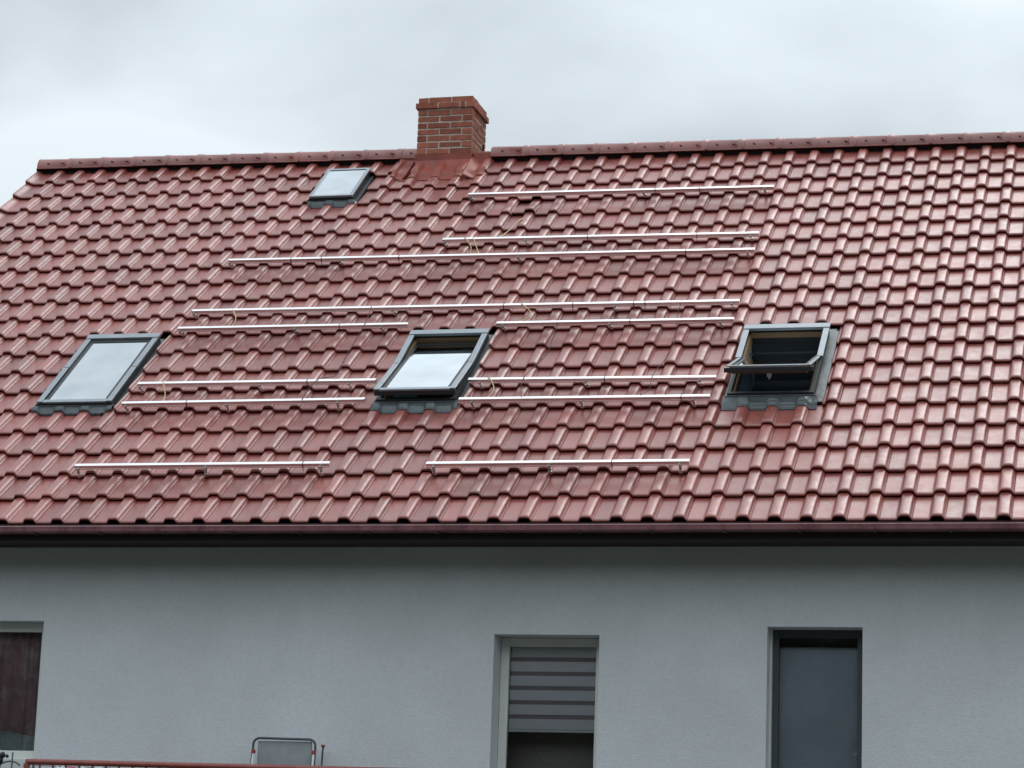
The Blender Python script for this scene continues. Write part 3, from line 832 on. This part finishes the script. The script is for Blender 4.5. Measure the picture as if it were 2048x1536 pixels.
# ------------------------------------------------------------------ terrace railing and what stands behind it
YR = -.70
rl = empty('terrace_railing', (-6.543, YR, 1.79)); tag(rl, 'red painted metal railing with a round handrail below the windows', 'railing')
inv = Matrix.Translation((6.543, -YR, -1.79))
def radd(o): o.parent = rl; o.matrix_parent_inverse = inv
zr = 2.765
b = MB(); b.tube([(-6.55,YR,zr),(-6.5,YR,zr+.002),(3.0,YR,zr-.035)], .024, 12); radd(b.build('handrail', MT['redrail'], smooth=True))
b = MB(); b.box((-6.5,YR-.012,1.90),(3.0,YR+.012,1.925)); radd(b.build('bottom_rail', MT['redrail']))
k = 0; xx = -6.545
while xx < 2.95:
    b = MB()
    wdt = .020 if k % 14 == 0 else .0065
    zt = zr-.012-.0037*(xx+6.5)
    zlo = 1.792 if k % 14 == 0 else 1.9255
    b.box((xx-wdt,YR-wdt,zlo),(xx+wdt,YR+wdt,zt)); radd(b.build('post' if k % 14 == 0 else 'baluster', MT['redrail']))
    xx += .116; k += 1

def cloth(x0, x1, ztop, zbot, y, material, name, label, seed):
    rng = random.Random(seed); b = MB(); nx, nz = 14, 8; ids = []
    ph = rng.uniform(0, 6)
    for i in range(nz+1):
        row = []
        for j in range(nx+1):
            x = x0+(x1-x0)*j/nx; z = ztop+(zbot-ztop)*i/nz
            row.append(b.vert((x+.006*math.sin(i+ph), y+.014*math.sin(j*1.3+ph)*(i/nz+.2), z+.006*math.sin(j*.8+ph))))
        ids.append(row)
    for a, c in zip(ids, ids[1:]):
        for j in range(nx): b.f.append([a[j],a[j+1],c[j+1],c[j]])
    o = b.build(name, material, smooth=True, fix=False)
    so = o.modifiers.new('thick', 'SOLIDIFY'); so.thickness = .004
    return tag(o, label, name.replace('_', ' ') if len(name.split('_')) < 3 else 'towel')
YC = -.45
b = MB(); b.tube([(-6.6,YC,2.752),(-4.6,YC,2.728)], .003, 6); 
b.tube([(-6.6,YC,1.792),(-6.6,YC,2.77)], .012, 8); b.tube([(-4.6,YC,1.792),(-4.6,YC,2.745)], .012, 8)
tag(b.build('clothes_line', MT['greyiron']), 'thin clothes line behind the left end of the red railing', 'clothes line')
def px2x(px): return -6.43 + (px-55)/253.0
cloth(px2x(62), px2x(88), 2.748, 2.2, YC, MT['whitecloth'], 'towel', 'narrow white towel behind the railing next to its left end post', 1)
cloth(px2x(92), px2x(107), 2.747, 2.2, YC, MT['pink'], 'towel', 'bright pink cloth behind the left end of the red railing', 2)
cloth(px2x(114), px2x(196), 2.745, 2.2, YC, MT['whitecloth'], 'towel', 'wide white sheet behind the railing right of the pink cloth', 3)
cloth(px2x(208), px2x(282), 2.740, 2.2, YC, MT['peach'], 'towel', 'peach coloured cloth behind the red railing', 4)

# white board and iron ornament at the lower left corner
b = MB(); b.box((-7.6,-.56,1.792),(-6.58,-.53,2.80)); tag(b.build('white_board', MT['whiteboard'], bevel=.004), 'white board below the maroon curtained window, left of the railing', 'board')
orn = MB()
ox, oy = -6.672, -.72
orn.tube([(ox,oy,1.795),(ox,oy,2.40),(ox+.005,oy,2.84)], .007, 8)
orn.tube([(ox-.11,oy,2.735),(ox-.06,oy,2.76),(ox,oy,2.768),(ox+.04,oy,2.757),(ox+.075,oy,2.735)], .008, 8)
orn.tube([(ox-.17,oy,2.85),(ox-.10,oy,2.825),(ox-.03,oy,2.80)], .006, 8)
orn.tube([(ox-.12,oy,1.795),(ox-.12,oy,2.60),(ox-.10,oy,2.74)], .008, 8)
orn.box((ox-.09,oy-.06,1.792),(ox+.09,oy+.06,1.81))
iron = orn.build('iron_ornament', MT['greyiron'], smooth=False)
tag(iron, 'grey and black wrought iron ornament in front of the white board', 'ornament')
kn = MB(); n = 10
for (cx, cz, rr) in ((ox-.115, 2.775, .036), (ox-.085, 2.815, .024), (ox-.045, 2.808, .014)):
    rings = []
    for i in range(n+1):
        a = math.pi*i/n
        rings.append([kn.vert((cx+rr*math.sin(a)*math.cos(2*math.pi*k/10), oy+rr*math.sin(a)*math.sin(2*math.pi*k/10), cz+rr*math.cos(a)*1.15)) for k in range(10)])
    for a, c in zip(rings, rings[1:]):
        for k in range(10): kn.f.append([a[k],a[(k+1)%10],c[(k+1)%10],c[k]])
o = kn.build('finial', MT['blackiron'], smooth=True); o.parent = iron

# folding step ladder leaning on the wall
LX0, LX1, LY, LZ = -4.945, -4.395, .28, 3.062
sl = empty('step_ladder', ((LX0+LX1)/2, LY, 1.79)); tag(sl, 'folded grey step ladder with red plastic caps leaning against the wall', 'ladder')
inv2 = Matrix.Translation((-(LX0+LX1)/2, -LY, -1.79))
def ladd(o): o.parent = sl; o.matrix_parent_inverse = inv2
b = MB(); rr = .055
arch = [(LX0-.02,LY-.12,1.795),(LX0,LY,LZ-rr-.02)]
for k in range(7):
    a = math.pi/2*k/6; arch.append((LX0+rr-rr*math.cos(a), LY, LZ-rr+rr*math.sin(a)))
for k in range(7):
    a = math.pi/2*(1-k/6); arch.append((LX1-rr+rr*math.cos(a), LY, LZ-rr-.006+rr*math.sin(a)))
arch += [(LX1,LY,LZ-rr-.02),(LX1+.0,LY-.12,1.795)]
b.tube(arch, .0105, 10); ladd(b.build('frame_tube', MT['tubegrey'], smooth=True))
b = MB(); b.box((LX0+.035,LY+.012,LZ-.26),(LX1-.035,LY+.03,LZ-.022)); ladd(b.build('top_step', MT['stepboard'], bevel=.008))
for zs_ in (2.55, 2.3, 2.05):
    b = MB(); b.box((LX0+.02,LY-.09,zs_),(LX1-.02,LY+.0,zs_+.025)); ladd(b.build('step', MT['stepboard'], bevel=.004))
for lx in (LX0+.012, LX1-.004):
    b = MB(); b.tube([(lx-.012,LY-.20,1.795),(lx,LY-.022,LZ-.125)], .0095, 10); ladd(b.build('leg', MT['whitetube'], smooth=True))
    b = MB(); b.box((lx-.016,LY-.036,LZ-.130),(lx+.016,LY-.008,LZ-.098)); ladd(b.build('hinge_cap', MT['redplastic'], bevel=.005))
b = MB(); b.tube([(LX1+.01,LY+.06,1.795),(LX1+.034,LY+.10,LZ-.06)], .009, 10); ladd(b.build('leg', MT['tubegrey'], smooth=True))
b = MB(); b.box((LX1+.020,LY+.086,LZ-.062),(LX1+.050,LY+.114,LZ-.040)); ladd(b.build('leg_cap', MT['redplastic'], bevel=.004))
